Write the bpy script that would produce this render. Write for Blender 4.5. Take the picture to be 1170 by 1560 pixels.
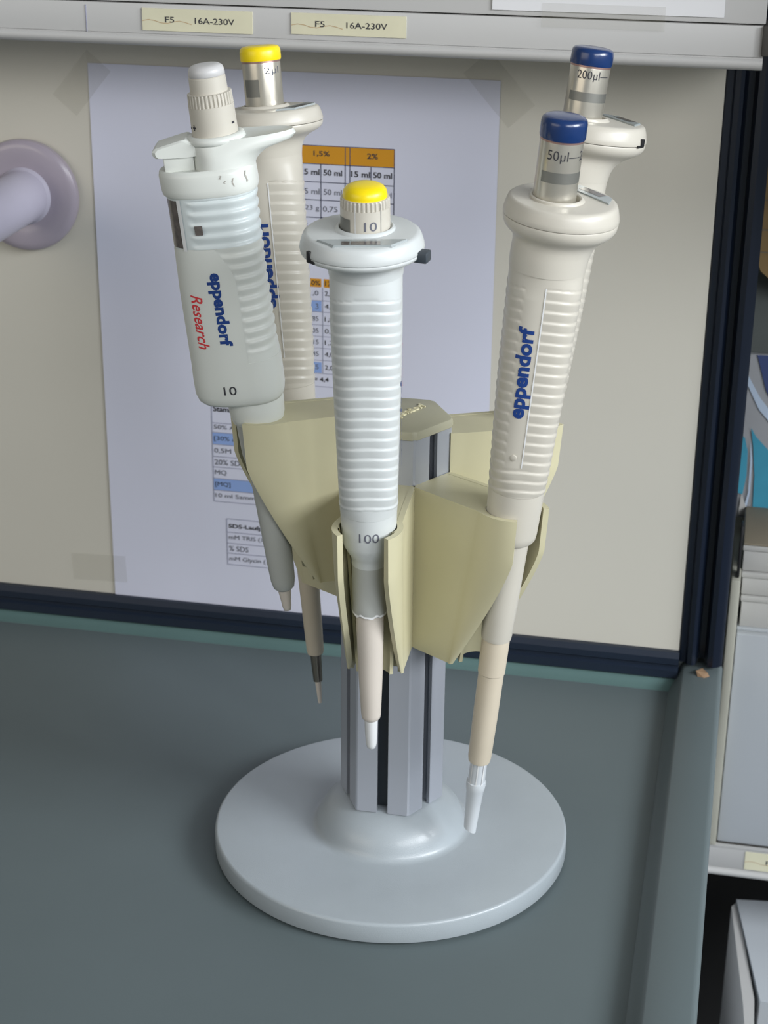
import bpy, bmesh, math, random
from mathutils import Vector, Matrix
from math import sin, cos, pi, radians, sqrt, atan2

random.seed(7)
for o in list(bpy.data.objects):
    bpy.data.objects.remove(o)
SC = bpy.context.scene
COL = SC.collection

# ------------------------------------------------------------------ camera
CAM_POS = Vector((0.1349, -0.68298, 0.45214))
CR = Vector((0.978838, 0.204389, 0.010034))
CU = Vector((-0.087558, 0.373997, 0.923287))
CF = Vector((-0.184957, 0.904628, -0.383979))
cd = bpy.data.cameras.new('camera')
cd.sensor_fit = 'VERTICAL'; cd.sensor_height = 36.0; cd.sensor_width = 27.0
cd.lens = 2721.85 * 36.0 / 1560.0
cd.clip_start = 0.02; cd.clip_end = 50
cd.dof.use_dof = True; cd.dof.focus_distance = 0.70; cd.dof.aperture_fstop = 26
cam = bpy.data.objects.new('camera', cd); COL.objects.link(cam)
M = Matrix.Identity(4)
for i in range(3):
    M[i][0] = CR[i]; M[i][1] = CU[i]; M[i][2] = -CF[i]; M[i][3] = CAM_POS[i]
cam.matrix_world = M
SC.camera = cam

# ------------------------------------------------------------------ world, lights, exposure
W = bpy.data.worlds.new('world'); SC.world = W; W.use_nodes = True
bg = W.node_tree.nodes['Background']
bg.inputs[0].default_value = (0.80, 0.90, 1.0, 1); bg.inputs[1].default_value = 0.185

def area(name, loc, target, size, size_y, power, color):
    l = bpy.data.lights.new(name, 'AREA'); l.shape = 'RECTANGLE'
    l.size = size; l.size_y = size_y; l.energy = power; l.color = color
    o = bpy.data.objects.new(name, l); COL.objects.link(o)
    o.location = loc
    d = Vector(target) - Vector(loc)
    o.rotation_euler = d.to_track_quat('-Z', 'Y').to_euler()
    return o
# two panes of a tall window to the right of the bench, and an added warm fill lamp behind the camera to the left
area('window_light', (1.48, -0.52, 0.86), (0, 0, 0.15), 0.85, 0.50, 29, (0.93, 0.965, 1.0))
area('window_light', (0.98, -1.30, 0.86), (0, 0, 0.15), 0.85, 0.50, 11, (0.95, 0.975, 1.0))
area('room_fill_light', (-1.5, -2.1, 1.00), (0, 0.1, 0.2), 2.0, 1.2, 13, (1.0, 0.90, 0.76))  # fill lamp added to lift the left-facing sides

SC.view_settings.view_transform = 'Standard'
SC.view_settings.look = 'None'
SC.view_settings.gamma = 1.0
SC.view_settings.exposure = 0.10
try: SC.view_settings.use_curve_mapping = False
except Exception: pass

# ------------------------------------------------------------------ materials
def lin(c):
    if isinstance(c, str):
        c = c.lstrip('#'); c = [int(c[i:i+2], 16) / 255 for i in (0, 2, 4)]
    return tuple((x / 12.92 if x <= 0.04045 else ((x + 0.055) / 1.055) ** 2.4) for x in c)

def mat(name, col, rough=0.5, metal=0.0, var=0.04, vscale=40.0, bump=0.0, bscale=900.0, coat=0.0, alpha=1.0, spec=0.5,
        trans=0.0, sss=0.0, aniso=0.0):
    m = bpy.data.materials.new(name); m.use_nodes = True
    nt = m.node_tree; N = nt.nodes; L = nt.links
    b = N['Principled BSDF']
    c = lin(col)
    b.inputs['Roughness'].default_value = rough
    b.inputs['Metallic'].default_value = metal
    b.inputs['Specular IOR Level'].default_value = spec
    b.inputs['Coat Weight'].default_value = coat
    b.inputs['Coat Roughness'].default_value = 0.15
    b.inputs['Alpha'].default_value = alpha
    b.inputs['Transmission Weight'].default_value = trans
    tc = N.new('ShaderNodeTexCoord')
    if var > 0:
        n = N.new('ShaderNodeTexNoise'); n.inputs['Scale'].default_value = vscale; n.inputs['Detail'].default_value = 4
        L.new(tc.outputs['Object'], n.inputs['Vector'])
        mp = N.new('ShaderNodeMapRange'); mp.inputs[1].default_value = 0.3; mp.inputs[2].default_value = 0.7
        L.new(n.outputs['Fac'], mp.inputs[0])
        mx = N.new('ShaderNodeMix'); mx.data_type = 'RGBA'
        mx.inputs[6].default_value = (*[x * (1 - var) for x in c], 1)
        mx.inputs[7].default_value = (*[min(1, x * (1 + var)) for x in c], 1)
        L.new(mp.outputs[0], mx.inputs[0]); L.new(mx.outputs[2], b.inputs['Base Color'])
    else:
        b.inputs['Base Color'].default_value = (*c, 1)
    if bump > 0:
        n2 = N.new('ShaderNodeTexNoise'); n2.inputs['Scale'].default_value = bscale; n2.inputs['Detail'].default_value = 3
        L.new(tc.outputs['Object'], n2.inputs['Vector'])
        bp = N.new('ShaderNodeBump'); bp.inputs['Strength'].default_value = bump; bp.inputs['Distance'].default_value = 0.0004
        L.new(n2.outputs['Fac'], bp.inputs['Height']); L.new(bp.outputs['Normal'], b.inputs['Normal'])
    return m

MT = dict(
    wall=mat('wall_laminate', '#d0ccc0', 0.55, var=0.02, vscale=6, bump=0.03, bscale=300),
    paper=mat('paper', '#d7d9e9', 0.85, var=0.012, vscale=12, bump=0.05, bscale=60),
    paper2=mat('paper_white', '#dcdcde', 0.85, var=0.012, vscale=12),
    trunk=mat('grey_trunking_plastic', '#b5b4b2', 0.5, var=0.02, vscale=10, bump=0.03),
    trunk_dark=mat('shadow_gap', '#3c3a36', 0.8, var=0.1),
    sticker=mat('cream_sticker', '#d3cfb4', 0.6, var=0.05, vscale=60),
    sticker_stain=mat('sticker_stain', '#b89f7c', 0.7, var=0.1, vscale=90),
    ink=mat('black_ink', '#34343a', 0.6, var=0.0),
    ink_soft=mat('grey_ink', '#62646f', 0.7, var=0.0),
    line_blue=mat('table_line', '#4d5168', 0.7, var=0.0),
    line_light=mat('pale_table_line', '#9a9cb2', 0.7, var=0.0),
    orange=mat('orange_print', '#d3941f', 0.8, var=0.02),
    bluecell=mat('blue_print', '#8ea9dd', 0.8, var=0.02),
    post=mat('dark_blue_profile', '#0f1827', 0.30, metal=0.0, var=0.08, vscale=5, spec=0.6),
    post2=mat('dark_blue_lacquer', '#16273a', 0.28, metal=0.0, var=0.08, vscale=5, spec=0.7),
    rail=mat('blue_black_rail', '#172232', 0.45, var=0.12, vscale=14),
    counter=mat('grey_green_worktop', '#5f6a6c', 0.50, var=0.03, vscale=14, bump=0.06, bscale=700, spec=0.4),
    counter_edge=mat('green_worktop_edge', '#5f7a78', 0.45, var=0.05, vscale=20),
    base=mat('grey_textured_enamel', '#a5adb2', 0.34, var=0.02, vscale=60, bump=0.22, bscale=2300, coat=0.15),
    alu=mat('anodised_aluminium', '#b9bdc6', 0.40, metal=0.5, var=0.03, vscale=9, bump=0.03, bscale=1500),
    slot=mat('dark_slot_shade', '#2b3238', 0.5, var=0.05),  # dark colour standing in for shade deep in the slots
    holder=mat('yellowed_beige_plastic', '#c9c3a2', 0.42, var=0.035, vscale=30, bump=0.02, bscale=1200),
    cap=mat('cream_cap_plastic', '#aaa790', 0.5, var=0.03, vscale=40),
    emboss=mat('shine_tinted_cream_plastic', '#d8d2b0', 0.4, var=0.1, vscale=500),  # lighter than the cap: shine of the raised letters put into the colour
    body=mat('warm_white_plastic', '#c6c1b5', 0.36, var=0.02, vscale=30, spec=0.5),
    bodyf=mat('cool_white_plastic', '#cbcfce', 0.34, var=0.02, vscale=30, spec=0.5),
    bodyl=mat('pale_bluish_plastic', '#d6d9d3', 0.36, var=0.02, vscale=30),
    bluish=mat('translucent_pale_blue_plastic', '#ced6d6', 0.28, var=0.02, vscale=30),
    dirt=mat('rubbed_grey_dirt', '#a5a199', 0.7, var=0.15, vscale=300),
    cone=mat('beige_cone_plastic', '#d3cabf', 0.42, var=0.03, vscale=30),
    cone_y=mat('aged_beige_cone_plastic', '#cdc2ae', 0.45, var=0.04, vscale=30),
    grey_cone=mat('grey_cone_plastic', '#b3b5b0', 0.42, var=0.03, vscale=30),
    tip=mat('pale_grey_nozzle_plastic', '#c9ced2', 0.3, var=0.02),
    ptip=mat('white_nozzle_plastic', '#dfe0e0', 0.3, var=0.02),
    steel=mat('brushed_steel', '#c4bfb2', 0.28, metal=0.65, var=0.05, vscale=80),
    dark_steel=mat('dull_steel', '#8a847a', 0.28, metal=0.9, var=0.05, vscale=200),
    steel_band=mat('frosted_steel_band', '#85857f', 0.45, metal=0.6, var=0.05),
    copper=mat('copper_ring', '#b09088', 0.35, metal=0.7, var=0.05),
    yellow=mat('yellow_button_plastic', '#f2d60c', 0.33, var=0.02),
    blue=mat('blue_button_plastic', '#173262', 0.25, var=0.03, coat=0.3),
    white_btn=mat('white_button_plastic', '#c6c5c4', 0.35, var=0.02),
    logo_blue=mat('blue_print_ink', '#183c80', 0.45, var=0.0),
    logo_red=mat('red_print_ink', '#d23a40', 0.45, var=0.0),
    display=mat('display_window', '#625b57', 0.2, var=0.25, vscale=400, coat=0.5),
    lens=mat('clear_display_cover', '#9fa6a6', 0.25, var=0.02, coat=0.3),
    black=mat('black_plastic', '#1b1b1e', 0.5, var=0.05),
    catch=mat('charcoal_plastic', '#3d444b', 0.45, var=0.05),
    knob=mat('lavender_grey_enamel', '#a79eaa', 0.30, var=0.02, vscale=15, coat=0.3),
    knob2=mat('pale_lavender_grip', '#bcb8c8', 0.45, var=0.02),
    cab=mat('light_grey_cabinet', '#b4b9be', 0.5, var=0.02, vscale=8),
    cab2=mat('cream_grey_panel', '#a5a498', 0.5, var=0.03),
    card=mat('off_white_cardboard', '#b8b7b4', 0.7, var=0.04, vscale=30),
    brown=mat('brown_cardboard', '#8c8270', 0.8, var=0.06, vscale=30),
    wood=mat('tan_wood', '#a2865a', 0.6, var=0.12, vscale=14),
    teal=mat('teal_print', '#3f93ae', 0.6, var=0.15, vscale=25),
    navy=mat('slate_blue_print', '#3e4d7a', 0.6, var=0.1, vscale=25),
    pic_white=mat('pale_grey_print', '#a9abaf', 0.6, var=0.08, vscale=25),
    pic_light=mat('icy_print', '#b8c8dc', 0.6, var=0.05, vscale=25),
    grey_board=mat('grey_board', '#6c7270', 0.7, var=0.05),
    dark=mat('dark_shade_sheet', '#1a1a1a', 0.9, var=0.1),  # near-black colour for the shade below the lower trunking
    floor=mat('grey_floor', '#6c6a66', 0.6, var=0.06, vscale=3),
    cork=mat('tan_crumb', '#8f7358', 0.8, var=0.15, vscale=200),
)

def tape_mat():
    m = bpy.data.materials.new('clear_adhesive_tape'); m.use_nodes = True
    b = m.node_tree.nodes['Principled BSDF']
    b.inputs['Base Color'].default_value = (*lin('#b5b1a0'), 1)
    b.inputs['Roughness'].default_value = 0.25
    b.inputs['Alpha'].default_value = 0.06
    return m
MT['tape'] = tape_mat()

# ------------------------------------------------------------------ helpers
def tag(o, label=None, cat=None, group=None, kind=None):
    if label: o['label'] = label
    if cat: o['category'] = cat
    if group: o['group'] = group
    if kind: o['kind'] = kind
    return o

def empty(name, mw, label, cat, group=None):
    o = bpy.data.objects.new(name, None); COL.objects.link(o)
    o.empty_display_size = 0.01
    o.matrix_world = mw
    return tag(o, label, cat, group)

def smooth_by_angle(me, ang=40):
    bm = bmesh.new(); bm.from_mesh(me)
    a = radians(ang)
    for f in bm.faces: f.smooth = True
    for e in bm.edges:
        if len(e.link_faces) == 2:
            e.smooth = e.calc_face_angle(0) < a
    bm.to_mesh(me); bm.free()

def obj(name, verts, faces, m, parent=None, ang=40, smooth=True, recalc=True):
    me = bpy.data.meshes.new(name)
    me.from_pydata([tuple(v) for v in verts], [], faces)
    if recalc:
        bm = bmesh.new(); bm.from_mesh(me)
        bmesh.ops.recalc_face_normals(bm, faces=bm.faces); bm.to_mesh(me); bm.free()
    me.materials.append(MT[m] if isinstance(m, str) else m)
    if smooth: smooth_by_angle(me, ang)
    o = bpy.data.objects.new(name, me); COL.objects.link(o)
    if parent is not None: o.parent = parent
    return o

def join(*parts):
    V = []; F = []
    for v, f in parts:
        n = len(V); V += list(v); F += [tuple(i + n for i in q) for q in f]
    return V, F

def bx(x0, x1, y0, y1, z0, z1, bev=0.0):
    """box as verts, faces, with optional bevel"""
    bm = bmesh.new()
    vs = [bm.verts.new((x, y, z)) for x in (x0, x1) for y in (y0, y1) for z in (z0, z1)]
    for q in ((0, 1, 3, 2), (4, 6, 7, 5), (0, 4, 5, 1), (2, 3, 7, 6), (0, 2, 6, 4), (1, 5, 7, 3)):
        bm.faces.new([vs[i] for i in q])
    if bev > 0:
        bmesh.ops.bevel(bm, geom=list(bm.edges), offset=bev, segments=2, affect='EDGES', profile=0.5)
    bm.verts.index_update()
    V = [v.co.copy() for v in bm.verts]; F = [tuple(v.index for v in f.verts) for f in bm.faces]
    bm.free()
    return V, F

def prism(poly, fn, d0, d1):
    """extrude 2D polygon; fn(a, b, d) -> 3D"""
    n = len(poly)
    V = [fn(a, b, d0) for a, b in poly] + [fn(a, b, d1) for a, b in poly]
    F = [tuple(range(n))[::-1], tuple(range(n, 2 * n))] + [(i, (i + 1) % n, n + (i + 1) % n, n + i) for i in range(n)]
    return V, F

def rings(rs, closed_top=True, closed_bot=True):
    """list of equal-length rings (lists of Vector) -> lofted mesh"""
    n = len(rs[0]); V = [v for r in rs for v in r]; F = []
    for j in range(len(rs) - 1):
        for i in range(n):
            k = (i + 1) % n
            F.append((j * n + i, j * n + k, (j + 1) * n + k, (j + 1) * n + i))
    if closed_top: F.append(tuple(range(n)))
    if closed_bot: F.append(tuple(range((len(rs) - 1) * n, len(rs) * n)))
    return V, F

def lathe(prof, n=64, ox=0, oy=0, cap=True, Z=lambda t: t):
    """prof: list of (t, r [,dx, dy])"""
    R = []
    for p in prof:
        t, r = p[0], p[1]; dx = p[2] if len(p) > 2 else 0; dy = p[3] if len(p) > 3 else 0
        R.append([Vector((ox + dx + r * cos(2 * pi * i / n), oy + dy + r * sin(2 * pi * i / n), Z(t))) for i in range(n)])
    return rings(R, cap, cap)

def text_mesh(s, size=1.0, bold=0.0, shear=0.0, spacing=1.0):
    """text as 2D triangulated mesh (verts list, faces list) with its bbox at origin"""
    c = bpy.data.curves.new('t', 'FONT'); c.body = s; c.size = size; c.offset = bold; c.shear = shear
    c.space_character = spacing; c.resolution_u = 3; c.fill_mode = 'FRONT'
    o = bpy.data.objects.new('t', c); COL.objects.link(o)
    dg = bpy.context.evaluated_depsgraph_get()
    me = bpy.data.meshes.new_from_object(o.evaluated_get(dg))
    bpy.data.objects.remove(o); bpy.data.curves.remove(c)
    return me

def text_geo(s, width=None, height=None, bold=0.0, shear=0.0, sub=0.0, center=(0, 0), spacing=1.0):
    me = text_mesh(s, 1.0, bold, shear, spacing)
    xs = [v.co.x for v in me.vertices]; ys = [v.co.y for v in me.vertices]
    w = max(xs) - min(xs); h = max(ys) - min(ys)
    sx = width / w if width else None; sy = height / h if height else None
    if sx is None: sx = sy
    if sy is None: sy = sx
    cx = (max(xs) + min(xs)) / 2; cy = (max(ys) + min(ys)) / 2
    bm = bmesh.new(); bm.from_mesh(me)
    for v in bm.verts:
        v.co.x = (v.co.x - cx) * sx + center[0]; v.co.y = (v.co.y - cy) * sy + center[1]
    if sub > 0:
        for _ in range(3):
            es = [e for e in bm.edges if e.calc_length() > sub]
            if not es: break
            bmesh.ops.subdivide_edges(bm, edges=es, cuts=1)
            bmesh.ops.triangulate(bm, faces=[f for f in bm.faces if len(f.verts) > 3])
    bm.verts.index_update()
    V = [v.co.copy() for v in bm.verts]; F = [tuple(v.index for v in f.verts) for f in bm.faces]
    bm.free(); bpy.data.meshes.remove(me)
    return V, F

def interp(tab, t):
    if t <= tab[0][0]: return tab[0][1:]
    for a, b in zip(tab, tab[1:]):
        if t <= b[0]:
            k = (t - a[0]) / (b[0] - a[0] + 1e-12)
            return tuple(p + (q - p) * k for p, q in zip(a[1:], b[1:]))
    return tab[-1][1:]

# ------------------------------------------------------------------ setting
YW = 0.1856
o = obj('wall_back', *bx(-1.2, 0.119, YW, YW + 0.02, 0.014, 0.70), 'wall'); tag(o, 'cream laminate wall panel behind the pipette stand', kind='structure')
o = obj('wall_far', *bx(-1.6, 2.2, 0.62, 0.66, -0.9, 2.2), 'grey_board'); tag(o, 'dim grey wall beyond the bench', kind='structure')
o = obj('floor', *bx(-2.4, 2.6, -2.6, 0.62, -0.92, -0.90), 'floor'); tag(o, 'grey floor below the bench', kind='structure')

# dark rail along the foot of the wall: three stepped fillets
prof = [(YW + .004, .0025), (YW - .0035, .0028), (YW - .0055, .0045), (YW - .0055, .0088), (YW - .0038, .0098), (YW - .0038, .0112),
        (YW - .0050, .0122), (YW - .0050, .0158), (YW - .0030, .0186), (YW + .004, .0189)]
o = obj('trim_1', *prism(prof, lambda a, b, d: Vector((d, a, b)), -1.2, 0.1195), 'rail', ang=25)
tag(o, 'blue-black rail along the foot of the cream wall', kind='structure')
# upright dark profile with grooves
px = [(.1190, .012), (.1190, .0006), (.1200, -.0004), (.1228, -.0006), (.1238, -.0030), (.1262, -.0042), (.1280, -.0030), (.1290, .0010),
      (.1298, .0060), (.1326, .0060), (.1336, .0010), (.1345, -.0034), (.1372, -.0046), (.1402, -.0034), (.1422, -.0010), (.1422, .012)]
o = obj('trim_2', *prism([(x, YW + y) for x, y in px], lambda a, b, d: Vector((a, b, d)), 0.0125, 0.70), 'post', ang=30)
tag(o, 'dark upright metal post at the right end of the wall', kind='structure')

# worktop
wt = empty('worktop', Matrix.Translation((0, -0.3, 0)), 'grey-green laboratory worktop with raised edges under the pipette stand', 'worktop')
def atw(v): return [Vector(p) - Vector((0, -0.3, 0)) for p in v]
V, F = bx(-1.2, .1160, -1.25, YW - .011, -.030, 0)
obj('top_panel', atw(V), F, 'counter', wt)
prof = [(YW - .0125, -.0001), (YW - .0125, .0004), (YW - .0095, .0009), (YW - .006, .0022), (YW - .003, .0040), (YW + .006, .0042), (YW + .006, -.030), (YW - .0125, -.030)]
V, F = prism(prof, lambda a, b, d: Vector((d, a, b)), -1.2, .1205)
obj('back_upstand', atw(V), F, 'counter_edge', wt, ang=50)
prof = [(.1152, -.0001), (.1160, .0006), (.1185, .0035), (.1205, .0075), (.1216, .0092), (.1228, .0099), (.1400, .0100), (.1412, .0097), (.1422, .0088), (.1428, .0070), (.1430, -.030), (.1152, -.030)]
V, F = prism(prof, lambda a, b, d: Vector((a, d, b)), -1.25, YW + .006)
obj('raised_edge', atw(V), F, 'counter', wt, ang=50)
V, F = bx(-1.2, .125, -1.2, .60, -.90, -.031)
c = obj('bench_cabinet', V, F, 'cab', None); tag(c, 'pale grey bench cabinet carrying the worktop', 'cabinet')

V, F = prism([(.1300, YW - .0112), (.1332, YW - .0062), (.1362, YW - .0100), (.1335, YW - .0122)], lambda a, b, d: Vector((a, b, d)), .0100, .0128)
for i in (4, 5, 6, 7): V[i] = V[i] + Vector((-.001, .001, -.0006 * (i - 4)))
o = obj('crumb', V, F, 'cork', ang=20); tag(o, 'small tan crumb at the foot of the dark post', 'crumb')

# ------------------------------------------------------------------ cable trunking with stickers
def trunking(name, x0, x1, yf, z0, depth, height, label):
    """channel whose rolled lower lip starts at z0; yf = front plane"""
    t = empty(name, Matrix.Translation(((x0 + x1) / 2, yf + depth, z0)), label, 'cable trunking')
    cx = (x0 + x1) / 2
    off = Vector((cx, yf + depth, z0))
    lip = [(depth, 0), (.004, .0), (.0015, .0004), (-.0006, .0016), (-.0014, .0034), (-.0008, .0047), (.0002, .0052), (.0002, .0056), (.0016, .0060), (depth, .0060)]
    V, F = prism([(yf + a, z0 + b) for a, b in lip], lambda a, b, d: Vector((d, a, b)) - off, x0, x1)
    obj('rolled_lip', V, F, 'trunk', t, ang=50)
    V, F = bx(x0, x1, yf + .0006, yf + depth, z0 + .0058, z0 + .0190, .0004)
    obj('cover_strip', [Vector(v) - off for v in V], F, 'trunk', t)
    V, F = bx(x0, x1, yf + .0004, yf + depth, z0 + .0197, z0 + height, .0005)
    obj('front_panel', [Vector(v) - off for v in V], F, 'trunk', t)
    V, F = bx(x0, x1, yf + .004, yf + depth, z0 + .0150, z0 + .0200)
    obj('groove', [Vector(v) - off for v in V], F, 'trunk_dark', t)
    return t
YT = 0.1106
t1 = trunking('cable_trunking', -1.2, .1352, YT, 0.33419, .0748, .0785, 'long light grey cable trunking running above the cream wall panel')
V, F = bx(-0.16877, -0.16848, YT + .0003, YT + .001, 0.33987, 0.35189)
o = obj('joint', [Vector(v) - t1.location for v in V], F, 'line_light', t1)
V, F = bx(0.13424, .1375, YT - .002, YT + .02, 0.34082, 0.35359, .0008)
o = obj('end_clip', [Vector(v) - t1.location for v in V], F, 'trunk_dark', t1)

def flat_text(s, u, v, h, fn, name, m, parent, w=None, bold=0.0, shear=0.0, anchor='c', spacing=1.0):
    Vv, Fv = text_geo(s, width=w, height=h, bold=bold, shear=shear, spacing=spacing)
    if anchor == 'l':
        x0 = min(q.x for q in Vv); Vv = [Vector((q.x - x0, q.y, 0)) for q in Vv]
    return obj(name, [fn(u + q.x, v + q.y) for q in Vv], Fv, m, parent, smooth=False, recalc=False)

def sticker(x0, x1, z0, z1, yf, f1, f2, label, slope=0.0):
    c = Vector(((x0 + x1) / 2, yf, (z0 + z1) / 2))
    s = empty('trunking_label', Matrix.Translation(c), label, 'label', 'fuse labels stuck on the trunking')
    w = (x1 - x0) / 2; h = (z1 - z0) / 2
    obj('label_strip', *bx(-w, w, -.00035, .0006, -h, h), 'sticker', s)
    fn = lambda a, b: Vector((a, -.00045, b))
    # dried glue line along the strip
    V = []; F = []
    for i in range(9):
        xx = -w + (w * 0.9) * i / 8; zz = -.0008 + .0007 * sin(i * 1.3) - .0004 * i / 8
        V += [Vector((xx, -.0004, zz + .0002)), Vector((xx, -.0004, zz - .00016))]
    F = [(2 * i, 2 * i + 1, 2 * i + 3, 2 * i + 2) for i in range(8)]
    obj('stain', V, F, 'sticker_stain', s, smooth=False, recalc=False)
    if f1: flat_text(f1, -w * .42 - .002, .0001, .0026, fn, 'lettering', 'ink', s, w=.0044, bold=.012)
    if f2: flat_text(f2, w * .32, 0, .0027, fn, 'lettering', 'ink', s, w=.0186, bold=.010)
    return s
sticker(-0.1417, -0.08994, 0.34157, 0.35142, YT + .0004, 'F5', '16A-230V', 'left cream label reading F5 16A-230V stuck on the grey trunking')
sticker(-0.07196, -0.01973, 0.34243, 0.3517, YT + .0004, 'F5', '16A-230V', 'right cream label reading F5 16A-230V stuck on the grey trunking')

o = obj('paper_sheet', *bx(0.01822, 0.11758, YT - .0003, YT + .0002, 0.35615, .408), 'paper2')
tag(o, 'white paper sheet taped to the grey trunking at the top right', 'paper')
o = obj('adhesive_tape', *bx(0.03989, 0.09288, YT - .0006, YT - .0004, 0.34952, 0.35974), 'tape')
tag(o, 'clear tape holding the white sheet on the grey trunking', 'tape')

V, F = bx(-1.2, .20, YT - .004, YW + .02, .4130, .4330, .001)
o = obj('upper_shelf', V, F, 'cab'); tag(o, 'unseen pale shelf board above the cable trunking', 'shelf')  # out of view; added to shade the top of the wall panel
V, F = bx(.225, 1.2, YW - .130, YW + .20, .315, .80, .002)
o = obj('wall_cupboard', V, F, 'cab'); tag(o, 'wall cupboard over the neighbouring bench, out of frame to the right', 'cupboard')  # unseen; placed and sized to shade the upper right of the wall

# ------------------------------------------------------------------ printed A4 sheet on the wall
YP = YW - .0004
P0 = Vector((-.19747, YP, .3140))
pap = empty('printed_sheet', Matrix.Translation(P0 + Vector((0, 0, -.297))), 'large printed A4 sheet with orange and blue tables taped to the cream wall', 'paper')
def pp(u, v, d=0.0):   # mm from the top left corner of the sheet, to local coordinates
    return Vector((u / 1000, -d, .297 - v / 1000))
V, F = bx(0, .210, -.00035, 0, 0, .297)
obj('sheet', V, F, 'paper', pap, ang=20)
D1, D2, D3 = .0005, .00055, .0006
def cell(u0, v0, u1, v1, name, m, d=D1):
    return obj(name, [pp(u0, v0, d), pp(u1, v0, d), pp(u1, v1, d), pp(u0, v1, d)], [(0, 3, 2, 1)], m, pap, smooth=False, recalc=False)
def lines(segs, name, m, w=.35):
    V = []; F = []
    for (u0, v0, u1, v1) in segs:
        n = len(V)
        if abs(u1 - u0) > abs(v1 - v0): q = [(u0, v0 - w / 2), (u1, v1 - w / 2), (u1, v1 + w / 2), (u0, v0 + w / 2)]
        else: q = [(u0 - w / 2, v0), (u0 + w / 2, v0), (u1 + w / 2, v1), (u1 - w / 2, v1)]
        V += [pp(a, b, D2) for a, b in q]; F.append((n, n + 3, n + 2, n + 1))
    o = obj(name, V, F, m, pap, smooth=False, recalc=False); return o
def word(s, u, v, h, m='ink_soft', bold=0.0, w=None, anchor='l'):
    fn = lambda a, b: Vector((a / 1000, -D3, .297 - v / 1000 + b / 1000))
    return flat_text(s, u, 0, h, fn, 'lettering', m, pap, w=w, bold=bold, anchor=anchor)
# upper table
cell(97, 35.6, 158.3, 44.8, 'header_cell', 'orange')
lines([(97, 35.6, 158.3, 35.6), (97, 44.8, 158.3, 44.8), (97, 53.9, 158.3, 53.9), (97, 63, 158.3, 63), (97, 72, 158.3, 72), (97, 81, 158.3, 81),
       (158.3, 35.6, 158.3, 81), (133.3, 35.6, 133.3, 81), (135.7, 35.6, 135.7, 81), (120.8, 44.8, 120.8, 81), (146.5, 44.8, 146.5, 81),
       (109, 44.8, 109, 81), (97, 35.6, 97, 81)], 'table_lines', 'line_blue', .42)
word('1,5%', 121.2, 39.7, 3.0, 'ink', .02, w=8.4, anchor='c'); word('2%', 147.2, 39.6, 2.8, 'ink', .02, w=5.6, anchor='c')
for u, s in ((115.3, '15 ml'), (126.9, '50 ml'), (141.2, '15 ml'), (152.4, '50 ml')):
    word(s, u, 48.9, 3.0, 'ink', .018, w=9.6, anchor='c'); word(s, u, 58.7, 2.9, 'ink_soft', .0, w=9.4, anchor='c')
word('0,23 g', 114.6, 67.4, 3.2, 'ink_soft', .0, w=10.5, anchor='c'); word('0,75', 125.6, 67.6, 3.2, 'ink_soft', .0, w=7.6, anchor='c')
word('6', 112.3, 76.6, 3.0); word('18', 122.2, 76.6, 3.0)
# middle table
cell(106, 103.8, 120.8, 108.3, 'header_cell', 'orange'); cell(122.1, 103.8, 134, 108.3, 'header_cell', 'orange')
cell(106, 115.6, 120.8, 121.2, 'blue_cell', 'bluecell'); cell(106, 148.7, 120.8, 154.5, 'blue_cell', 'bluecell')
lines([(106, v, 134, v) for v in (115.4, 121.4, 128.4, 134.6, 141, 147.6, 154.8, 162)] + [(121.5, 108.5, 121.5, 155)], 'table_lines', 'line_light', .3)
word('10%', 114.2, 106.1, 2.6, 'ink', .01, w=6.0); word('12%', 122.8, 106.1, 2.6, 'ink', .01, w=6.0)
for v, a, b in ((111.6, '1,0', '2,0'), (118.5, '3', '4,1'), (125.3, '0,85', '1,0'), (131.7, '0,05', '0,1'), (137.9, '0,15', '1,2'), (144.3, '0,45', '4,0'), (151.5, '1,5', '2,0')):
    wv = {1: 1.6, 3: 4.6, 4: 6.2}[len(a)]
    word(a, 119.3 - wv, v, 2.9, 'ink_soft', w=wv); word(b, 122.6, v, 2.9, 'ink', 0.0, w=4.6)
word('= 4,4', 116.6, 158.2, 2.7, 'ink', .02, w=8.0)
# lower left table
cell(60.1, 192.6, 100, 199.3, 'blue_cell', 'bluecell'); cell(60.1, 219.2, 100, 225.9, 'blue_cell', 'bluecell')
lines([(60, v, 100, v) for v in (175.6, 187.1, 192.5, 199.4, 206.4, 212.5, 219.1, 226, 232.6)] + [(60, 175.6, 60, 232.6), (100, 175.6, 100, 232.6)], 'table_lines', 'line_light', .4)
for s, v, m, b, w in (('Stamm', 179.0, 'ink', .02, 12), ('50% Acryl', 189.6, 'ink_soft', 0, 18.5), ('[30% Acryl]', 196.1, 'ink', .0, 21), ('0,5M TRIS', 203.0, 'ink_soft', 0, 20.5),
                      ('20% SDS', 209.5, 'ink_soft', 0, 16.5), ('MQ', 215.7, 'ink_soft', 0, 6.6), ('[MQ]', 222.6, 'ink', .0, 8.6), ('10 ml Sammelgel', 229.3, 'ink_soft', 0, 31)):
    word(s, 61.0, v, 3.1, m, b, w=w)
# lowest table
lines([(66.9, v, 100, v) for v in (242.4, 250.4, 257.0, 263.0, 269.8)] + [(66.9, 242.4, 66.9, 269.8), (100, 242.4, 100, 269.8)], 'table_lines', 'line_light', .4)
for s, v, m, b, w in (('SDS-Laufpuffer', 246.9, 'ink', .02, 28), ('mM TRIS (1x)', 253.6, 'ink_soft', 0, 23), ('% SDS', 260.0, 'ink_soft', 0, 11), ('mM Glycin (1x)', 266.5, 'ink_soft', 0, 26)):
    word(s, 68.0, v, 3.1, m, b, w=w)

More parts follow.
